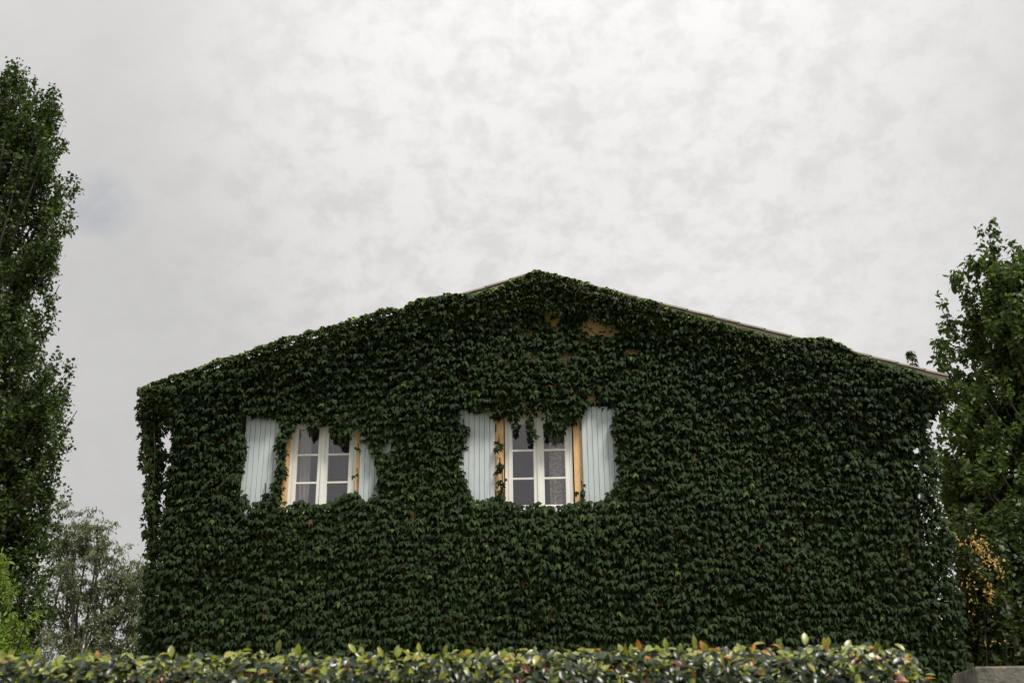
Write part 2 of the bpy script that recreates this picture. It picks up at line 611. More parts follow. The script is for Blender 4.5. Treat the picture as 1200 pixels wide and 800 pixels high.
def roof():
    m = MB(HO)
    for s in (-1, 1):
        xe = 5.36 * s
        p = [(0, roofz(0) - .06), (0, roofz(0) - .12), (xe, roofz(xe) - .12), (xe, roofz(xe) - .06)]
        if s > 0:
            p = p[::-1]
        p = p if s > 0 else p
        m.prism_xz(p[::-1] if s > 0 else p, -0.09, 12.45)
    rf = m.build('roof', M['verge'], house)
    # verge boards on the gable: two lengths each side
    for s in (-1, 1):
        for a, b in ((0.0, 1.85), (1.856, 3.66), (3.666, 5.38)):
            v = MB(HO)
            pa, pb = a * s, b * s
            q = [(pa, roofz(pa) - .155), (pb, roofz(pb) - .155), (pb, roofz(pb) - .035), (pa, roofz(pa) - .035)]
            if s < 0:
                q = q[::-1]
            v.prism_xz(q, -0.125, -0.093)
            bevel(v.build('verge_board', M['verge'], rf), .004, 1)
    # verge tiles capping the boards, then the tiled slopes
    L = 0.34
    for s in (-1, 1):
        for k in range(16):
            a, b = k * L + .004, (k + 1) * L + .03
            b = min(b, 5.41)
            v = MB(HO)
            lift = 0.009
            pa, pb = a * s, b * s
            q = [(pa, roofz(pa) - .034), (pb, roofz(pb) - .034 + lift), (pb, roofz(pb) - .010 + lift), (pa, roofz(pa) - .010)]
            if s < 0:
                q = q[::-1]
            v.prism_xz(q, -0.15, 0.10)
            v.build('verge_tile', M['verge'], rf)
    t = MB(HO)
    for s in (-1, 1):
        for k in range(16):
            a, b = k * L, min((k + 1) * L + .03, 5.41)
            for j in range(40):
                y = .11 + j * .305
                pa, pb = a * s, b * s
                q = [(pa, roofz(pa) - .055), (pb, roofz(pb) - .040), (pb, roofz(pb) - .015), (pa, roofz(pa) - .03)]
                if s < 0:
                    q = q[::-1]
                t.prism_xz(q, y, y + .298)
    tl = t.build('tiles', M['tile'], rf)
    tl['kind'] = 'stuff'
    c = MB(HO)
    c.tube([(0, -.155, roofz(0) - .025), (0, 6, roofz(0) - .025), (0, 12.4, roofz(0) - .025)], [.03] * 3, 10)
    c.build('ridge_cap', M['verge'], rf, True)


roof()


def curtain_mesh(x0, x1, y, z0, z1, mat, waves):
    nx, nz = 40, 8
    V, F = [], []
    for j in range(nz + 1):
        for i in range(nx + 1):
            u, v = i / nx, j / nz
            V.append((x0 + (x1 - x0) * u, y + .018 * math.sin(u * waves * 6.283 + v) - WY0, z0 + (z1 - z0) * v))
    for j in range(nz):
        for i in range(nx):
            F.append((j * (nx + 1) + i, j * (nx + 1) + i + 1, (j + 1) * (nx + 1) + i + 1, (j + 1) * (nx + 1) + i))
    return np_mesh('curtain', V, F, mat, smooth=True)


def window(cx, curtains):
    yf, yb = WY0 + .035, WY0 + .10
    z0, z1 = 5.10, 6.49
    hw = .4475
    f = MB(HO)                                    # fixed frame
    f.box(cx - hw, cx - hw + .042, yf, yb, z0 + .05, z1)
    f.box(cx + hw - .042, cx + hw, yf, yb, z0 + .05, z1)
    f.box(cx - hw + .042, cx + hw - .042, yf, yb, z1 - .06, z1)
    f.box(cx - hw + .042, cx + hw - .042, yf, yb, z0 + .05, z0 + .09)
    w = bevel(f.build('window', M['white'], house), .004, 1)
    s = MB(HO)
    s.prism_xz([(cx - hw - .05, z0 - .005), (cx + hw + .05, z0 - .005), (cx + hw + .05, z0 + .048), (cx - hw - .05, z0 + .048)], WY0 - .07, yb)
    bevel(s.build('sill', M['white'], w), .006, 2)
    ya, yc = yf + .008, yb - .008
    for sd in (-1, 1):                            # two casements
        xi, xo = cx + sd * .004, cx + sd * (hw - .044)
        a, b = min(xi, xo), max(xi, xo)
        lw, rw = (.058, .066) if sd < 0 else (.066, .058)
        c = MB(HO)
        zb, zt = z0 + .093, z1 - .063
        c.box(a, a + lw, ya - .012, yc, zb, zt)
        c.box(b - rw, b, ya - .012, yc, zb, zt)
        c.box(a + lw, b - rw, ya - .010, yc, zt - .085, zt)
        c.box(a + lw, b - rw, ya - .010, yc, zb, zb + .035)
        bevel(c.build('casement', M['white'], w), .004, 1)
        pz = [zb + .035, 5.587, 5.971, zt - .085]
        for k in (1, 2):
            t = MB(HO)
            t.box(a + lw, b - rw, ya - .006, yc - .012, pz[k] - .0125, pz[k] + .0125)
            t.build('muntin', M['white'], w)
        for k in range(3):
            g = MB(HO)
            lo = pz[k] + (.0125 if k else 0)
            hi = pz[k + 1] - (.0125 if k < 2 else 0)
            g.box(a + lw, b - rw, ya + .016, ya + .020, lo, hi)
            g.build('pane', M['glass'], w)
    cov = MB(HO)                                  # cover strip where the casements meet
    cov.box(cx - .022, cx + .022, yf - .018, yf - .005, z0 + .095, z1 - .066)
    bevel(cov.build('cover_strip', M['white'], w), .004, 1)
    for x0, x1, mat, wv in curtains:
        part('curtain', curtain_mesh(x0, x1, WY0 + .16, z0 + .05, z1 + .04, mat, wv), w)
    r = MB(HO)
    r.tube([(cx - .55, WY1 + .03, z1 + .06), (cx + .55, WY1 + .03, z1 + .06)], [.012, .012], 8)
    r.build('curtain_rod', M['metal'], w)
    return w


window(-2.88, [(-3.24, -3.07, M['curtain'], 3)])
window(-0.008, [(0.13, 0.40, M['lace'], 3)])


def shutter(x0, x1, hinge_side):
    yb = WY0 - .004
    z0, z1 = 5.13, 6.53
    n = 7
    bw = (x1 - x0) / n
    fr = MB(HO)                                   # a backing sheet, two ledges, then the boards
    fr.box(x0 + .008, x1 - .008, yb - .0225, yb - .016, z0 + .02, z1 - .01)
    sh = fr.build('shutter', M['shutter'], house)
    for zc in (5.36, 6.26):
        le = MB(HO)
        le.box(x0 + .01, x1 - .01, yb - .0155, yb, zc - .05, zc + .05)
        le.build('ledge', M['shutter'], sh)
    for i in range(n):
        b = MB(HO)
        a = x0 + i * bw + .002
        d = .002 * ((i * 7) % 3)
        b.box(a, a + bw - .004, yb - .046 - d, yb - .0225, z0 + .004 * ((i * 5) % 3), z1)
        bevel(b.build('board', M['shutter'], sh), .003, 1)
    xh = x1 if hinge_side > 0 else x0
    for zc in (5.36, 6.26):
        h = MB(HO)
        h.tube([(xh + hinge_side * .008, yb - .03, zc - .05), (xh + hinge_side * .008, yb - .03, zc + .05)], [.008, .008], 6)
        h.build('hinge', M['metal'], sh)
    return sh


shutter(-3.935, -3.455, 1)
shutter(-2.372, -1.892, -1)
shutter(-1.065, -0.583, 1)
shutter(0.567, 1.049, -1)
hd = MB(HO)                                       # iron shutter catch beside the right window
hd.box(.535, .553, WY0 - .05, WY0 - .002, 5.26, 5.34)
hd.box(.530, .558, WY0 - .062, WY0 - .05, 5.28, 5.35)
hd.build('shutter_catch', M['metal'], house)

# ------------------------------------------------------------------ ivy
OPEN = [
    [(-3.91, 6.42), (-3.7, 6.4), (-3.49, 6.42), (-3.46, 6.31), (-3.52, 6.12), (-3.47, 5.81), (-3.47, 5.63), (-3.54, 5.49), (-3.5, 5.33), (-3.61, 5.28), (-3.77, 5.31), (-3.79, 5.42), (-3.86, 5.41), (-3.89, 5.66), (-3.86, 5.87), (-3.85, 6.01), (-3.89, 6.22)],
    [(-3.28, 6.26), (-3.23, 6.35), (-3.14, 6.35), (-3.05, 6.3), (-2.95, 6.26), (-2.86, 6.32), (-2.77, 6.22), (-2.65, 6.17), (-2.58, 6.11), (-2.51, 6.19), (-2.46, 6.26), (-2.4, 6.26), (-2.38, 6.05), (-2.33, 6.04), (-2.23, 5.88), (-2.16, 5.71), (-2.17, 5.37), (-2.23, 5.28), (-2.34, 5.35), (-2.39, 5.44), (-2.52, 5.38), (-2.65, 5.31), (-2.85, 5.28), (-3.1, 5.31), (-3.37, 5.3), (-3.38, 5.39), (-3.33, 5.62), (-3.34, 5.86), (-3.31, 6.09)],
    [(-1.07, 6.49), (-0.85, 6.44), (-0.67, 6.39), (-0.58, 6.3), (-0.48, 6.36), (-0.38, 6.31), (-0.35, 6.25), (-0.28, 6.38), (-0.15, 6.4), (-0.04, 6.37), (0.01, 6.42), (0.06, 6.4), (0.1, 6.23), (0.21, 6.13), (0.35, 6.2), (0.37, 6.29), (0.43, 6.28), (0.47, 6.27), (0.58, 6.29), (0.67, 6.5), (0.98, 6.47), (0.93, 6.19), (0.97, 6.0), (0.94, 5.9), (0.98, 5.76), (0.99, 5.58), (0.91, 5.41), (0.83, 5.26), (0.69, 5.23), (0.52, 5.25), (0.38, 5.2), (0.25, 5.21), (0.16, 5.19), (-0.01, 5.24), (-0.19, 5.21), (-0.38, 5.24), (-0.5, 5.36), (-0.61, 5.32), (-0.72, 5.27), (-0.83, 5.29), (-0.89, 5.37), (-0.94, 5.57), (-1.03, 5.71), (-0.96, 5.97), (-0.9, 6.2), (-1.01, 6.32)]]
PATCH = [(0.22, 7.80, .10, .15), (0.78, 7.68, .19, .13), (0.96, 7.60, .13, .09), (-0.38, 7.18, .08, .05), (0.40, 7.24, .05, .08), (1.25, 7.31, .10, .045), (-0.10, 7.62, .05, .04),
         (-0.08, 7.30, .09, .05), (-2.62, 6.47, .07, .05), (-1.63, 5.12, .04, .10), (-3.35, 6.5, .1, .04), (0.72, 6.62, .07, .06), (-2.0, 6.0, .05, .08)]

ivy = thing('ivy', (0, 0.0, 0), 'dark green ivy covering the whole gable wall around two windows', 'ivy')
IO = (0, 0, 0)


def ivy_colors(n, bright=None):
    base = np.array([0.0190, 0.033, 0.0110])
    c = base[None] * rng.uniform(0.78, 1.22, (n, 1))
    c[:, 0] *= rng.uniform(0.85, 1.2, n)
    dead = rng.random(n) < .003
    c[dead] = np.array([.060, .032, .016])
    young = rng.random(n) < (0.025 if bright is None else bright)
    c[young] = np.array([0.06, 0.09, 0.022]) * rng.uniform(0.6, 1.2, (young.sum(), 1))
    return c


def ivy_wall():
    n = 168000
    x = rng.uniform(-5.02, 5.15, n)
    z = rng.uniform(0.1, 8.55, n)
    keep = z < np.array([roofz(a) for a in x]) - 0.10
    # thinner where the hedge hides it
    keep &= (z > 3.0) | (rng.random(n) < 0.5)
    x, z = x[keep], z[keep]
    row = 0.105
    w = fbm(x * 1.1, z * 1.1, 0)
    w2 = vnoise(x * 5.0, z * 5.0, 1)
    ph = np.mod(z / row + 2.0 * w + 0.8 * w2 + 0.15 * np.sin(x * 9), 1.0)     # 0 at the lip of a tuft row
    keep = rng.random(len(x)) < np.clip(1.15 - 0.75 * ph, 0.2, 1)
    for cx, cz, rx, rz in PATCH:
        d = ((x - cx) / rx) ** 2 + ((z - 0.03 - cz) / rz) ** 2
        d = d * (0.35 + 1.5 * vnoise(x * 11 + cx * 7, z * 11, 3)) + .5 * (vnoise(x * 23, z * 23, 2) - .5)
        keep &= ~((d < 1.6) & (rng.random(len(x)) > 0.05 + 0.30 * np.clip(d - 0.5, 0, 1)))
    x, z, ph, w = x[keep], z[keep], ph[keep], w[keep]
    # openings: neither the leaf's foot nor its tip may lie over a window
    bad = np.zeros(len(x), dtype=bool)
    for p in OPEN:
        bad |= inside(p, x, z) | inside(p, x, z - 0.075) | inside(p, x - .035, z - .04) | inside(p, x + .035, z - .04)
    # the wall's left edge is ragged, the hanging curtain begins beyond it
    edge = -4.88 - 0.03 * np.sin(z * 9) - 0.10 * np.clip((z - 6.45) / .1, 0, 1) - .1 * np.clip((4.4 - z) / .5, 0, 1)
    bad |= x < edge
    bad |= x > 5.08 + 0.05 * np.sin(z * 7) + 0.06 * np.clip((4.8 - z), 0, 1)
    x, z, ph, w = x[~bad], z[~bad], ph[~bad], w[~bad]
    n = len(x)
    thick = 0.05 + 0.15 * np.clip(fbm(x * 0.8 + 20, z * 0.9, 2) * 1.7 - 0.35, 0, 1)
    gable = np.clip((z - 6.7) / 0.8, 0, 1)
    dr = np.array([roofz(a) for a in x]) - z
    thick = thick * (1 - .45 * gable) + .17 * np.exp(-np.maximum(dr - .25, 0) / .45)
    thick *= 1 - .6 * np.clip(1.4 - np.hypot((x - .5) / 1.1, (z - 7.6) / .6), 0, 1)
    near = np.zeros(n)
    for cx, cz in ((-2.9, 5.85), (0, 5.85)):
        near = np.maximum(near, np.clip(1.35 - np.hypot((x - cx) / 1.25, (z - cz) / .85), 0, .5) * 2)
    thick = thick * (1 - .65 * near) + .02
    y = WY0 - 0.03 - thick * rng.uniform(0.25, 1.0, n) - 0.058 * (1 - ph) * rng.uniform(0.5, 1.0, n) - rng.exponential(0.010, n)
    y -= 0.015 * near
    tilt = np.radians(np.clip(50 - 16 * (ph - .3) + rng.normal(0, 10, n), 5, 85))
    yaw = rng.normal(0, 0.42, n)
    N = np.stack([np.sin(yaw) * np.cos(tilt), -np.cos(yaw) * np.cos(tilt), np.sin(tilt)], 1)
    D = np.stack([np.sin(yaw) * -np.sin(tilt), np.cos(yaw) * -np.sin(tilt), -np.cos(tilt)], 1) + np.stack([rng.normal(0, .35, n), np.zeros(n), np.zeros(n)], 1)
    under = rng.random(n) < .34                     # flat leaves against the plaster
    y[under] = WY0 - .012 - rng.uniform(0, .05, under.sum())
    tl = np.radians(rng.uniform(2, 25, n))[under]
    N[under] = np.stack([rng.normal(0, .2, under.sum()), -np.cos(tl), np.sin(tl)], 1)
    S = (0.042 + 0.062 * rng.beta(1.6, 1.6, n)) * (0.9 + .3 * w)
    P = np.stack([x, y, z], 1)
    C = ivy_colors(n)
    br = np.clip(1 - np.abs(z - 5.0) / 1.2, 0, 1) * (w > .5)
    C *= (1 + .25 * br)[:, None]
    return P, N, D, S, C


def ivy_roofline():
    P, N, D, S, C = [], [], [], [], []
    # bumps of growth climbing over the verge: (x0, x1, height above roof, amount per metre)
    ctrl = np.array([(-5.4, .02), (-4.3, .055), (-2.7, .045), (-2.0, .03), (-1.87, -.01), (-1.72, .03), (-1.2, .02), (-.85, -.10), (-.5, -.115), (-.2, -.065), (.1, -.02), (.7, -.02), (.8, -.07), (1.0, -.02), (1.2, -.06),
                     (1.35, -.09), (1.55, -.04), (1.75, -.10), (2.5, -.135), (3.2, -.14), (3.5, -.06), (3.8, .015), (4.05, .015), (4.3, -.10), (5.0, -.11), (5.35, -.14)])
    n = 10500
    x = rng.uniform(-5.38, 5.32, n)
    h = np.interp(x, ctrl[:, 0], ctrl[:, 1])
    over = np.clip(h / .03, 0, 1)                   # growing over the verge onto the tiles
    keep = rng.random(n) < .5 + .5 * np.clip((h + .15) / .2, 0, 1)
    x, h, over = x[keep], h[keep], over[keep]
    n = len(x)
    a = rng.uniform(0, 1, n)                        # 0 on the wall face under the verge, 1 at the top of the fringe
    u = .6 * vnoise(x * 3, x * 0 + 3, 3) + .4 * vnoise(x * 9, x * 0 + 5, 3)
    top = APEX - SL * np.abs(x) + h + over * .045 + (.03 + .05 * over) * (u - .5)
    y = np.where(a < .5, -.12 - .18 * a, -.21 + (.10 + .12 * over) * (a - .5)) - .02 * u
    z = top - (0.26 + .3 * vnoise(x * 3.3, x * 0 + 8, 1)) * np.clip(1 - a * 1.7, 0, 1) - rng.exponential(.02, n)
    t = np.radians(np.clip(38 + 40 * a, 0, 82) + rng.normal(0, 16, n))
    yaw = rng.normal(0, .8, n)
    P.append(np.stack([x, y - rng.uniform(0, .05, n), z], 1))
    N.append(np.stack([np.sin(yaw) * np.cos(t), -np.cos(yaw) * np.cos(t), np.sin(t)], 1))
    D.append(np.stack([-np.sin(yaw) * np.sin(t) + rng.normal(0, .4, n), -np.cos(yaw) * np.sin(t), -np.cos(t)], 1))
    S.append(rng.uniform(.045, .085, n))
    C.append(ivy_colors(n, .06) * np.where((z > top - .05) & (rng.random(n) < .65), rng.uniform(1.5, 5.5, n), 1.0)[:, None] * np.array([1.15, 1.0, .8]))  # sunlit rim painted in: topmost leaves get a brighter, yellower colour
    return [np.concatenate(q) for q in (P, N, D, S, C)]


STRANDS = []


def hanging():
    """shoots hanging from the left eave clear of the wall corner, and a short fringe at the right eave"""
    P, N, D, S, C = [], [], [], [], []
    zs = np.array([6.80, 6.38, 6.20, 5.84, 5.66, 5.20, 4.75, 4.2, 3.4])
    xs = np.array([-5.40, -5.36, -5.31, -5.24, -5.20, -5.16, -5.08, -5.05, -5.03])
    for k in range(20):
        f = [0.05, .15, .25, .35, .42, .5, .6, .72, .85, 1.0, 0.1, .3, .2, .92, .97, .0, .04, .08, .4, .55][k]
        zend = [3.4, 3.2, 3.6, 3.3, 4.6, 5.5, 6.42, 6.5, 6.5, 6.5, 5.1, 4.9, 3.5, 6.5, 6.5, 6.0, 6.15, 5.6, 6.0, 6.35][k]
        zz = np.linspace(6.82, zend, 14)
        outer = np.interp(zz, zs[::-1], xs[::-1])
        width = np.interp(zz, [3.4, 4.6, 5.6, 6.3, 6.8], [.10, .12, .24, .42, .56])
        x = outer + .03 + f * width + .02 * np.sin(zz * 5 + k)
        yb = -0.06 + .22 * ((k * 5) % 7) / 7
        pts = np.stack([x, yb + .03 * np.sin(zz * 3 + k * 2), zz], 1)
        STRANDS.append(pts)
        length = 6.82 - zend
        n = int(length * (60 if f < .4 else 44))
        z = rng.uniform(zend, 6.82, n)
        px = np.interp(z, zz[::-1], x[::-1]) + rng.normal(0, .03, n)
        py = np.interp(z, zz[::-1], pts[::-1, 1]) + rng.normal(0, .03, n)
        az = rng.uniform(0, 2 * np.pi, n)
        t = np.radians(rng.normal(30, 20, n))
        P.append(np.stack([px, py, z], 1))
        N.append(np.stack([np.cos(az) * np.cos(t), -np.abs(np.sin(az)) * np.cos(t), np.sin(t)], 1))
        D.append(np.stack([-np.cos(az) * np.sin(t) + rng.normal(0, .3, n), np.sin(az) * np.sin(t) * .5, -np.cos(t)], 1))
        S.append(rng.uniform(.05, .088, n))
        C.append(ivy_colors(n, .15) * 1.2)
    # right eave fringe
    for k in range(9):
        xx = 4.95 + k * .052
        zend = [5.9, 6.1, 6.25, 6.2, 6.3, 6.35, 6.45, 6.5, 6.6][k]
        zz = np.linspace(6.72, zend, 8)
        pts = np.stack([xx + .02 * np.sin(zz * 6 + k), np.full(8, .02 + .05 * (k % 3)), zz], 1)
        STRANDS.append(pts)
        n = int((6.72 - zend) * 120)
        z = rng.uniform(zend, 6.72, n)
        az = rng.uniform(0, 2 * np.pi, n)
        t = np.radians(rng.normal(30, 20, n))
        P.append(np.stack([xx + rng.normal(0, .04, n), .03 + rng.normal(0, .05, n), z], 1))
        N.append(np.stack([np.cos(az) * np.cos(t), -np.abs(np.sin(az)) * np.cos(t), np.sin(t)], 1))
        D.append(np.stack([-np.cos(az) * np.sin(t), np.sin(az) * np.sin(t) * .5, -np.cos(t)], 1))
        S.append(rng.uniform(.06, .10, n))
        C.append(ivy_colors(n, .03))
    # strands dangling over the two windows and creeping up the ochre reveals: (x, z top, z bottom, leaves)
    for x0, zt, zb, n in ((-.31, 6.40, 6.22, 14), (-.10, 6.40, 6.02, 30), (-.12, 6.38, 6.12, 16), (.12, 6.40, 6.12, 26), (.2, 6.38, 6.10, 28), (.29, 6.38, 6.12, 26), (.34, 6.4, 6.2, 18), (.45, 6.4, 6.25, 20), (-.53, 6.06, 5.92, 12),
                          (-.52, 5.78, 5.62, 12), (-2.62, 6.3, 6.02, 26), (-2.55, 6.3, 6.08, 16), (-2.72, 6.35, 6.15, 20), (-3.02, 6.36, 6.2, 12), (-3.27, 6.4, 6.24, 10), (-3.40, 6.3, 5.3, 60), (-2.40, 6.02, 5.96, 2), (-2.40, 5.68, 5.6, 2),
                          (-2.41, 5.38, 5.24, 12), (.54, 5.45, 5.2, 8), (-.49, 5.6, 5.3, 10), (-1.0, 6.33, 6.2, 5), (-3.6, 5.5, 5.25, 9)):
        z = rng.uniform(zb + .04, zt, n)
        t = np.radians(rng.normal(25, 15, n))
        yaw = rng.normal(0, .6, n)
        P.append(np.stack([x0 + rng.normal(0, .028, n), rng.uniform(-.08, .0, n), z], 1))
        N.append(np.stack([np.sin(yaw) * np.cos(t), -np.cos(yaw) * np.cos(t), np.sin(t)], 1))
        D.append(np.stack([-np.sin(yaw) * np.sin(t) + rng.normal(0, .3, n), -np.cos(yaw) * np.sin(t), -np.cos(t)], 1))
        S.append(rng.uniform(.05, .09, n))
        C.append(ivy_colors(n, .06))
        STRANDS.append(np.array([(x0, -.02, zt + .06), (x0 + .01, -.02, (zt + zb) / 2), (x0, -.03, zb + .03)]))
    return [np.concatenate(q) for q in (P, N, D, S, C)]


def build_ivy():
    def corner():
        n = 1020
        z = rng.uniform(3.0, 6.78, n)
        x = rng.normal(-4.845, .035, n)
        x[:120] = rng.uniform(-5.05, -4.88, 120)
        z[:120] = 4.3 + .42 * rng.integers(0, 6, 120) + rng.normal(0, .05, 120)
        t = np.radians(rng.normal(35, 15, n))
        yaw = rng.normal(-.5, .6, n)
        return [np.stack([x, rng.uniform(-.08, .10, n), z], 1), np.stack([np.sin(yaw) * np.cos(t), -np.cos(yaw) * np.cos(t), np.sin(t)], 1),
                np.stack([-np.sin(yaw) * np.sin(t) + rng.normal(0, .3, n), -np.cos(yaw) * np.sin(t), -np.cos(t)], 1), rng.uniform(.05, .09, n), ivy_colors(n)]

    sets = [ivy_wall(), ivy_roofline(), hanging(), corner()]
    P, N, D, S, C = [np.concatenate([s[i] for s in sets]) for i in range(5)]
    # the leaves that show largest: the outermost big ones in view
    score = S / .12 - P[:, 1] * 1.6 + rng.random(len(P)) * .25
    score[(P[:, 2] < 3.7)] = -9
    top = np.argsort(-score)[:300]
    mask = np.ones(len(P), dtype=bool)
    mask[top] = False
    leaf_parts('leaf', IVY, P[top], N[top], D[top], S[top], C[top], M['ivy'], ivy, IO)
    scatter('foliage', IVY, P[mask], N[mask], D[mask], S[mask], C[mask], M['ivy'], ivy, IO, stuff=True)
    st = MB(IO)
    for pts in STRANDS:
        st.tube(pts, np.linspace(.008, .003, len(pts)), 4)
    r = np.random.default_rng(5)
    for k in range(46):                           # woody stems fanning up the wall
        x0 = r.uniform(-4.6, 4.7)
        zt = roofz(x0) - .35
        zz = np.linspace(0, zt, 14)
        xx = x0 + np.cumsum(r.normal(0, .07, 14))
        xx = np.clip(xx, -4.8, 4.8)
        yy = np.full(14, WY0 - .014)
        ok = True
        for (a, b) in ((-3.95, -1.88), (-1.08, 1.06)):
            if ((xx > a) & (xx < b) & (zz > 4.6)).any():
                ok = False
        if not ok:
            zz = np.linspace(0, 4.9, 14)
        st.tube(np.stack([xx, yy, zz], 1), np.linspace(.028, .006, 14), 5)
    for k in range(16):                           # thin runners in the gable
        x0, z0 = r.uniform(-2.2, 2.4), r.uniform(6.7, 7.2)
        m = 7
        pts = np.stack([x0 + np.cumsum(r.normal(0, .06, m)), np.full(m, WY0 - .008), np.linspace(z0, min(z0 + 1.1, roofz(x0) - .3), m)], 1)
        st.tube(pts, np.linspace(.009, .004, m), 4)
    st.build('stem', M['vine'], ivy, True)
    # a shoot standing up on the right slope of the roof
    sh = MB(IO)
    sp = [(5.03, .1, 6.95), (5.05, .1, 7.08), (5.06, .1, 7.24)]
    sh.tube(sp, [.008, .006, .003], 5)
    so = sh.build('shoot', M['vine'], ivy, True)
    n = 46
    z = rng.uniform(7.0, 7.27, n)
    az = rng.uniform(0, 2 * np.pi, n)
    Pn = np.stack([5.05 + np.cos(az) * .045, .1 + np.sin(az) * .045, z], 1)
    Nn = np.stack([np.cos(az) * .5, np.sin(az) * .5, np.full(n, .8)], 1)
    Dn = np.stack([np.cos(az), np.sin(az), np.full(n, -.5)], 1)
    scatter('shoot_leaves', IVY, Pn, Nn, Dn, rng.uniform(.045, .075, n), ivy_colors(n, .2), M['ivy'], so, IO)


rng = np.random.default_rng(3)
build_ivy()

# ------------------------------------------------------------------ hedge
def hedge():
    hx0, hx1, y0, y1, zt = -7.5, 2.2, -8.75, -7.85, 2.262
    root = thing('hedge', ((hx0 + hx1) / 2, (y0 + y1) / 2, 0), 'clipped glossy hedge with yellow and orange young leaves in front of the ivy house', 'hedge')
    O = tuple(root.location)
    P, N, D, S, C = [], [], [], [], []

    def topz(x):
        return zt - .02 + .03 * vnoise(x * 2.2, x * 0 + 1, 0) - 0.55 * np.clip((x - 1.8) / .42, 0, 1) ** 1.4

    def emit(n, mode):
        x = rng.uniform(hx0, hx1 + .12, n)
        tz = topz(x)
        if mode == 'front':
            z = tz - rng.uniform(0, 1, n) ** 1.0 * .62
            y = y0 + rng.exponential(.04, n) + .26 * np.clip(fbm(x * 9, z * 13, 1) - .42, 0, 1) + .10 * np.clip(1 - (tz - z) / .12, 0, 1)
            t = np.radians(rng.normal(60, 17, n))
        elif mode == 'low':
            z = rng.uniform(.1, 1.8, n)
            y = y0 + rng.exponential(.06, n)
            t = np.radians(rng.normal(35, 25, n))
        else:
            z = tz - rng.exponential(.05, n)
            y = rng.uniform(y0 + .02, y1, n)
            t = np.radians(rng.normal(62, 17, n))
        yaw = rng.normal(0, .8, n)
        p = np.stack([x, y, z], 1)
        nn = np.stack([np.sin(yaw) * np.cos(t), -np.cos(yaw) * np.cos(t), np.sin(t)], 1)
        dd = np.stack([-np.sin(yaw) * np.sin(t) + rng.normal(0, .9, n), -np.cos(yaw) * np.sin(t), -np.cos(t) + rng.normal(.05, .25, n)], 1)
        c = np.array([.013, .030, .007])[None] * rng.uniform(.6, 1.4, (n, 1))
        h = np.clip(1 - (tz - z) / .16, 0, 1)
        pick = rng.random(n)
        yg = pick < .08 + .42 * h
        c[yg] = np.array([.22, .25, .045]) * rng.uniform(.7, 1.3, (yg.sum(), 1))
        zone = np.clip(vnoise(x * 1.7 + 11, x * 0 + 5, 1) * 1.6 - .5, 0, 1)
        org = (pick > 1 - (.012 + .07 * h * zone))
        c[org] = np.array([.48, .22, .05]) * rng.uniform(.6, 1.2, (org.sum(), 1))
        red = (pick > .45) & (pick < .49) & (h < .6)
        c[red] = np.array([.13, .022, .015])
        s = rng.uniform(.044, .074, n)
        for L_, v in zip((P, N, D, S, C), (p, nn, dd, s, c)):
            L_.append(v)
        # young shoots stick straight up
        up = yg & (rng.random(n) < .10) & (h > .6)
        dd[up] = np.stack([rng.normal(0, .35, up.sum()), rng.normal(-.1, .3, up.sum()), np.ones(up.sum())], 1)
        nn[up] = np.stack([rng.normal(0, .4, up.sum()), -np.ones(up.sum()), rng.normal(.2, .3, up.sum())], 1)
        org_up = org & (rng.random(n) < .22) & (h > .6)
        dd[org_up] = np.stack([rng.normal(0, .5, org_up.sum()), rng.normal(-.2, .3, org_up.sum()), np.ones(org_up.sum())], 1)
        nn[org_up] = np.stack([rng.normal(0, .4, org_up.sum()), -np.ones(org_up.sum()), rng.normal(.2, .3, org_up.sum())], 1)

    emit(10500, 'front')
    emit(6400, 'top')
    emit(5200, 'low')
    P, N, D, S, C = [np.concatenate(q) for q in (P, N, D, S, C)]
    sc = S / .08 + np.clip((y0 + .12 - P[:, 1]) * 3, -1, 1) + rng.random(len(P)) * .3
    sc[(P[:, 0] < -2.9) | (P[:, 0] > 2.1) | (P[:, 2] < 2.06)] = -9
    top = np.argsort(-sc)[:300]
    mask = np.ones(len(P), dtype=bool)
    mask[top] = False
    leaf_parts('leaf', OVAL, P[top], N[top], D[top], S[top], C[top], M['hedge'], root, O, 10)
    scatter('foliage', OVAL, P[mask], N[mask], D[mask], S[mask], C[mask], M['hedge'], root, O, stuff=True)
    st = MB(O)
    for k in range(60):
        x = rng.uniform(hx0, hx1)
        y = rng.uniform(y0 + .25, y1 - .1)
        for j in range(4):
            e = (x + rng.normal(0, .22), rng.uniform(y0 + .05, y1), topz(np.array([x]))[0] - rng.uniform(.05, .3))
            mid = ((x + e[0]) / 2 + rng.normal(0, .05), (y + e[1]) / 2, e[2] * .55)
            st.tube([(x, y, 0), mid, e], [.018, .012, .004], 5)
    st.build('stem', M['bark'], root, True)


rng = np.random.default_rng(5)
hedge()


# ------------------------------------------------------------------ low stone wall beside the hedge
def low_wall():
    root = thing('stone_wall', (5.6, -6.8, 0), 'low grey stone wall with flat coping at the right end of the hedge', 'wall')
    O = tuple(root.location)
    b = MB(O)
    b.box(2.82, 9.0, -6.97, -6.63, -.1, 2.19)
    b.build('wall_body', M['stone'], root)
    x = 2.75
    for k in range(6):
        c = MB(O)
        L = 1.0 + .12 * ((k * 3) % 4)
        c.box(x, x + L - .008, -7.03, -6.57, 2.192, 2.325 + .004 * (k % 2))
        bevel(c.build('coping_stone', M['stone'], root), .012, 2)
        x += L


low_wall()


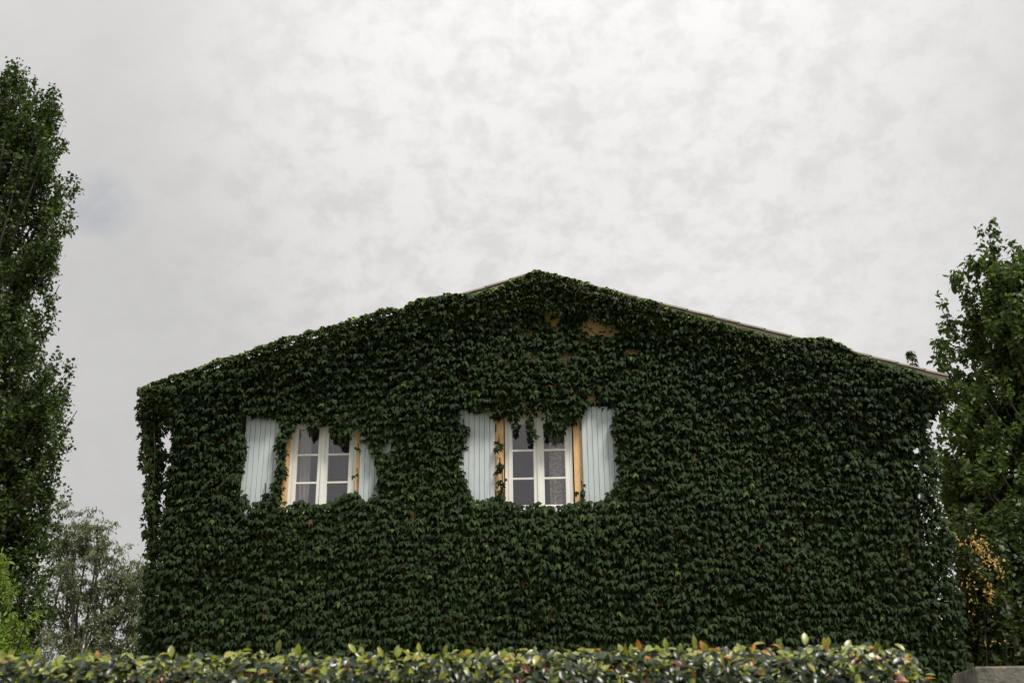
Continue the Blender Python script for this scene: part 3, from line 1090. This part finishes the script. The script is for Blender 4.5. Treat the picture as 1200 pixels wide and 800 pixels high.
# ------------------------------------------------------------------ trees
def make_tree(name, label, cat, loc, limbs, trunk, leaf, nleaf, size, color, mat, spread, group=None, start=.35, young=None, droop=0.0, size_j=.3, gap=0.0):
    """limbs: list of (polyline, r0, r1) in local coordinates; leaves cluster along the outer part of each limb"""
    root = thing(name, loc, label, cat, group)
    t = MB()
    t.tube(trunk[0], trunk[1], 10)
    t.build('trunk', M['bark'], root, True)
    b = MB()
    for pts, r0, r1 in limbs:
        b.tube(pts, np.linspace(r0, r1, len(pts)), 5)
    b.build('branch', M['bark'], root, True)
    per = np.array([np.linalg.norm(np.diff(np.asarray(l[0]), axis=0), axis=1).sum() for l in limbs])
    cnt = (per / per.sum() * nleaf).astype(int)
    Ps, Os = [], []
    for (pts, r0, r1), c in zip(limbs, cnt):
        pts = np.asarray(pts)
        k = max(3, c // 22)                       # twigs, each a small clump of leaves
        u = start + (1 - start) * rng.random(k) ** .8
        uu = u * (len(pts) - 1)
        i = np.minimum(uu.astype(int), len(pts) - 2)
        f = (uu - i)[:, None]
        tw = pts[i] * (1 - f) + pts[i + 1] * f
        tw = tw + rng.normal(0, 1, (k, 3)) * np.array(spread) * (1.15 - .6 * u)[:, None]
        rep = np.repeat(np.arange(k), 22)
        p = tw[rep] + rng.normal(0, 1, (len(rep), 3)) * np.array(spread) * .36
        Ps.append(p)
    P = np.concatenate(Ps)
    n = len(P)
    axis = P.copy()
    axis[:, 2] = 0
    N = unit(n) * .8 + norm(axis) * .35 + np.array([0, 0, .75])
    D = unit(n) + norm(axis) * .3 + np.array([0, 0, -.5 - droop])
    S = size * rng.uniform(1 - size_j, 1 + size_j, n)
    cl = fbm(P[:, 0] * 1.3 + P[:, 1], P[:, 2] * 1.3, 2)
    C = np.array(color)[None] * (rng.uniform(.65, 1.35, n) * (.7 + .6 * cl))[:, None]
    if young is not None:
        yy = rng.random(n) < young[1]
        C[yy] = np.array(young[0]) * rng.uniform(.8, 1.2, (yy.sum(), 1))
    scatter('crown', leaf, P, N, D, S, C, mat, root, (0, 0, 0), stuff=True)
    return root


def wiggle(a, b, n, amp):
    a, b = np.asarray(a, float), np.asarray(b, float)
    t = np.linspace(0, 1, n)[:, None]
    p = a * (1 - t) + b * t
    w = rng.normal(0, amp, (n, 3)) * np.sin(t * math.pi)
    return p + w


def poplar():
    X0, Y0 = -11.9, 7.0
    prof = np.array([(17.9, .03), (17.42, .36), (16.94, .62), (16.57, 1.1), (15.88, 1.4), (15.2, 1.6), (14.1, 1.85), (13.26, 1.98), (12.64, 1.85), (12.04, 1.66), (11.45, 1.5), (10.86, 1.6),
                     (10.46, 2.0), (9.89, 2.3), (8.97, 2.4), (8.4, 2.3), (7.4, 2.4), (6.7, 2.55), (6.0, 2.55), (5.39, 2.65), (4.7, 2.55), (3.0, 2.2), (1.5, 1.6)])
    limbs = []
    for k in range(240):
        zt = rng.uniform(2.5, 17.7)
        az = rng.uniform(0, 2 * math.pi)
        rr = np.interp(zt, prof[::-1, 0], prof[::-1, 1]) * (rng.random() ** .38) * .97
        L = rng.uniform(2.2, 3.8) if zt > 6 else rng.uniform(1.2, 2.2)
        zb = max(.6, zt - L)
        b0 = np.array([rng.normal(0, .06), rng.normal(0, .06), zb])
        tip = np.array([rr * math.cos(az), rr * math.sin(az), zt])
        mid = np.array([tip[0] * .62, tip[1] * .62, zb + (zt - zb) * .42])
        pts = np.array([b0, (b0 + mid) / 2 + [0, 0, -.05], mid, (mid + tip) / 2 + rng.normal(0, .05, 3), tip])
        limbs.append((pts, .05, .008))
    for k in range(220):
        zt = rng.uniform(2.5, 10.6)
        az = rng.uniform(-1.9, 1.9) - .5
        rr = np.interp(zt, prof[::-1, 0], prof[::-1, 1]) * (rng.random() ** .3) * .95
        tip = np.array([rr * math.cos(az), rr * math.sin(az), zt])
        limbs.append((wiggle((tip[0] * .25, tip[1] * .25, max(.5, zt - 1.8)), tip, 5, .08), .035, .006))
    for xx, zt in ((-11.2, 16.94), (-10.75, 16.5), (-10.6, 15.9), (-10.35, 15.2), (-10.2, 14.6), (-10.1, 14.1), (-10.05, 13.6), (-10.0, 13.2), (-10.15, 12.6), (-10.4, 12.1), (-10.5, 11.6), (-10.4, 10.95),
                   (-9.95, 10.46), (-9.75, 9.9), (-9.65, 9.4), (-9.6, 8.97), (-9.75, 8.6), (-9.6, 7.9), (-9.6, 7.4), (-9.45, 6.7), (-9.45, 6.0), (-9.35, 5.4), (-9.4, 4.8)):
        for j in range(4):
            tip = (xx - X0 - .12 - rng.uniform(0, .25), rng.normal(0, .45), zt + rng.normal(0, .18))
            limbs.append((wiggle((tip[0] * .45, tip[1] * .3, zt - rng.uniform(1.2, 2.2)), tip, 5, .05), .03, .005))
    # the leaning double tip
    limbs.append((wiggle((0, 0, 14.5), (-.1, 0, 17.75), 5, .05), .05, .006))
    limbs.append((wiggle((.3, 0, 14.5), (.75, .1, 16.8), 5, .05), .05, .006))
    zz = np.linspace(0, 16.8, 12)
    make_tree('poplar_tree', 'tall dark columnar poplar tree at the left edge of the picture', 'tree', (X0, Y0, 0), limbs,
              (np.stack([.05 * np.sin(zz), .05 * np.cos(zz), zz], 1), np.linspace(.26, .02, 12)), LEAFLET, 150000, .092, (.032, .056, .017), M['tree'], (.14, .14, .30), start=.16, young=((.09, .125, .03), .14))


rng = np.random.default_rng(7)
poplar()


def right_tree():
    X0, Y0 = 8.3, 4.0
    prof = np.array([(11.4, .06), (11.0, .32), (10.7, .5), (10.4, .72), (10.0, .95), (9.5, 1.12), (9.0, 1.28), (8.4, 1.42), (7.9, 1.75), (7.2, 1.95), (6, 2.05), (5.2, 1.9), (4, 1.7), (2.5, 1.6)])
    limbs = []
    for k in range(250):
        zt = rng.uniform(2.8, 10.7)
        az = rng.uniform(0, 2 * math.pi)
        if 4.9 < zt < 6.3 and math.cos(az) > -.2 and rng.random() < .6:
            continue
        rr = np.interp(zt, prof[::-1, 0], prof[::-1, 1]) * (rng.random() ** .4) * .95
        L = rng.uniform(1.2, 2.4)
        zb = max(.8, zt - L)
        b0 = np.array([0, 0, zb])
        tip = np.array([rr * math.cos(az), rr * math.sin(az), zt])
        pts = wiggle(b0, tip, 5, .06)
        limbs.append((pts, .045, .006))
    for k in range(50):
        zt = rng.uniform(3.5, 8.4)
        az = math.pi + rng.uniform(-1.2, 1.2)
        rr = np.interp(zt, prof[::-1, 0], prof[::-1, 1]) * rng.uniform(.6, 1.0)
        tip = (rr * math.cos(az), rr * math.sin(az), zt)
        limbs.append((wiggle((tip[0] * .3, tip[1] * .3, zt - 1.2), tip, 5, .06), .03, .005))
    for tip in ((-.24, 0, 11.30), (-.30, -.1, 11.0), (-.5, -.2, 10.7), (-.72, -.2, 10.75), (-1.03, -.1, 10.4), (-1.30, 0, 9.8), (-1.45, .1, 9.2), (.2, 0, 10.9), (.5, .1, 10.4), (-1.5, 0, 8.8), (-1.7, 0, 7.0), (-1.6, .2, 7.3), (-1.75, -.2, 6.7), (-1.65, .1, 6.4), (-1.8, .3, 7.1), (-1.75, .4, 6.6), (-1.6, -.3, 7.5), (-1.4, 0, 7.8), (-1.6, 0, 7.2), (-1.7, 0, 6.5), (-1.75, .2, 6.0)):
        limbs.append((wiggle((tip[0] * .45, 0, tip[2] - 2.2), tip, 6, .05), .05, .005))
    zz = np.linspace(0, 10.2, 10)
    make_tree('broadleaf_tree', 'dense green tree with ascending branches beside the right end of the house', 'tree', (X0, Y0, -.2), limbs,
              (np.stack([-.02 * zz, 0 * zz, zz], 1), np.linspace(.2, .02, 10)), OVAL[:1] + LEAFLET, 76000, .105, (.056, .092, .026), M['tree'], (.13, .13, .20), start=.3, young=((.10, .14, .035), .12))


rng = np.random.default_rng(8)
right_tree()


def grey_tree():
    X0, Y0 = -18.2, 30.0
    limbs = []
    clumps = [(-1.3, 0, 12.5), (-.6, .5, 12.7), (0, 0, 12.5), (.5, -.4, 11.9), (-1.8, .3, 11.6), (.9, .2, 11.2), (1.6, 0, 11.0), (1.9, .3, 10.4), (2.2, -.2, 9.8), (-.6, -.6, 10.9), (.2, 0, 10.3), (-2.2, 0, 10.2),
              (1.1, 0, 9.4), (2.0, .4, 8.8), (-1.2, .5, 9.4), (-2.6, 0, 8.6), (2.3, 0, 7.9), (.4, .5, 8.6), (-.5, 0, 8.0), (1.4, -.5, 7.7), (-2.0, .5, 7.4), (-1.0, 0, 11.8), (1.3, 0, 10.5), (2.6, 0, 9.2), (2.8, 0, 8.0), (2.2, 0, 10.6)]
    for c in clumps:
        c = np.array(c)
        b0 = np.array([0, 0, rng.uniform(3.5, 6.5)])
        main = wiggle(b0, c, 6, .15)
        limbs.append((main, .09, .02))
        for j in range(4):
            e = c + rng.normal(0, 1, 3) * np.array([.5, .5, .35])
            limbs.append((wiggle(main[4], e, 4, .05), .03, .006))
    zz = np.linspace(0, 8.5, 9)
    make_tree('eucalyptus_tree', 'airy grey green tree with thin visible branches far behind the hedge at left', 'tree', (X0, Y0, 0), limbs,
              (np.stack([.1 * np.sin(zz * .6), 0 * zz, zz], 1), np.linspace(.25, .08, 9)), NARROW, 26000, .15, (.13, .155, .08), M['grey'], (.30, .30, .17), start=.45, droop=.5)


rng = np.random.default_rng(12)
grey_tree()


def brush(name, label, cat, loc, r, h, n, size, color, mat, leaf, tall=1.0, group=None, young=None, spread=(.2, .2, .16), k=60, power=.5):
    limbs = []
    for i in range(k):
        az = rng.uniform(0, 2 * math.pi)
        zt = h * rng.uniform(.25, 1.0)
        rr = r * math.sqrt(max(0.02, 1 - (zt / h) ** 2)) ** tall * rng.random() ** power
        tip = (rr * math.cos(az), rr * math.sin(az), zt)
        limbs.append((wiggle((tip[0] * .2, tip[1] * .2, max(0, zt * .3)), tip, 5, .08), .03, .005))
    zz = np.linspace(0, h * .5, 5)
    return make_tree(name, label, cat, loc, limbs, (np.stack([0 * zz, 0 * zz, zz], 1), np.linspace(.07, .03, 5)), leaf, n, size, color, mat, spread, start=.3, group=group, young=young)


rng = np.random.default_rng(9)
brush('scrub_tree', 'low grey green scrub at the foot of the airy tree', 'shrub', (-19.0, 27.0, 0), 4.6, 8.2, 32000, .19, (.12, .13, .07), M['grey'], NARROW, spread=(.4, .4, .25))
brush('conifer_shrub', 'bright yellow green feathery shrub at the lower left corner', 'shrub', (-5.1, -4.0, 0), 1.75, 3.8, 80000, .06, (.13, .19, .035), M['tree'], NARROW, tall=1.9, spread=(.10, .10, .12), k=170, power=.3)
brush('laurel_shrub', 'dark shrub in the shade between the house corner and the right tree', 'shrub', (6.6, 2.4, 0), 1.6, 5.7, 30000, .10, (.034, .054, .018), M['tree'], LEAFLET, spread=(.22, .22, .24), k=130)


def flowering():
    root = brush('flowering_shrub', 'climbing shrub with hanging orange blossom at the right corner of the house', 'shrub', (5.58, .55, 0), .36, 4.75, 12000, .085, (.035, .05, .018), M['tree'], LEAFLET, spread=(.07, .07, .16), k=60, tall=.4)
    P = []
    for (x, z, sx, sz, n) in ((5.30, 4.72, .03, .04, 10), (5.55, 4.70, .06, .05, 34), (5.62, 4.60, .05, .06, 50), (5.66, 4.45, .03, .05, 18), (5.76, 4.42, .04, .06, 26), (5.80, 4.30, .02, .07, 14), (5.62, 4.0, .025, .11, 60),
                                (5.39, 4.2, .05, .10, 16), (5.42, 3.95, .03, .04, 5), (5.5, 4.3, .05, .03, 8), (5.36, 3.8, .03, .03, 5), (5.60, 3.45, .05, .02, 5), (5.5, 3.43, .03, .05, 4)):
        p = np.stack([rng.normal(x - 5.58, sx, n), rng.normal(-.27, .05, n), rng.normal(z, sz, n)], 1)
        P.append(p)
    P = np.concatenate(P)
    n = len(P)
    C = np.array([.58, .40, .13]) * rng.uniform(.6, 1.2, (n, 1))
    scatter('blossom', OVAL, P, unit(n) * .6 + np.array([0, -.7, .6]), unit(n) * .7 + np.array([0, 0, -.6]), rng.uniform(.03, .055, n), C, M['petal'], root, (0, 0, 0), stuff=True)


rng = np.random.default_rng(10)
flowering()
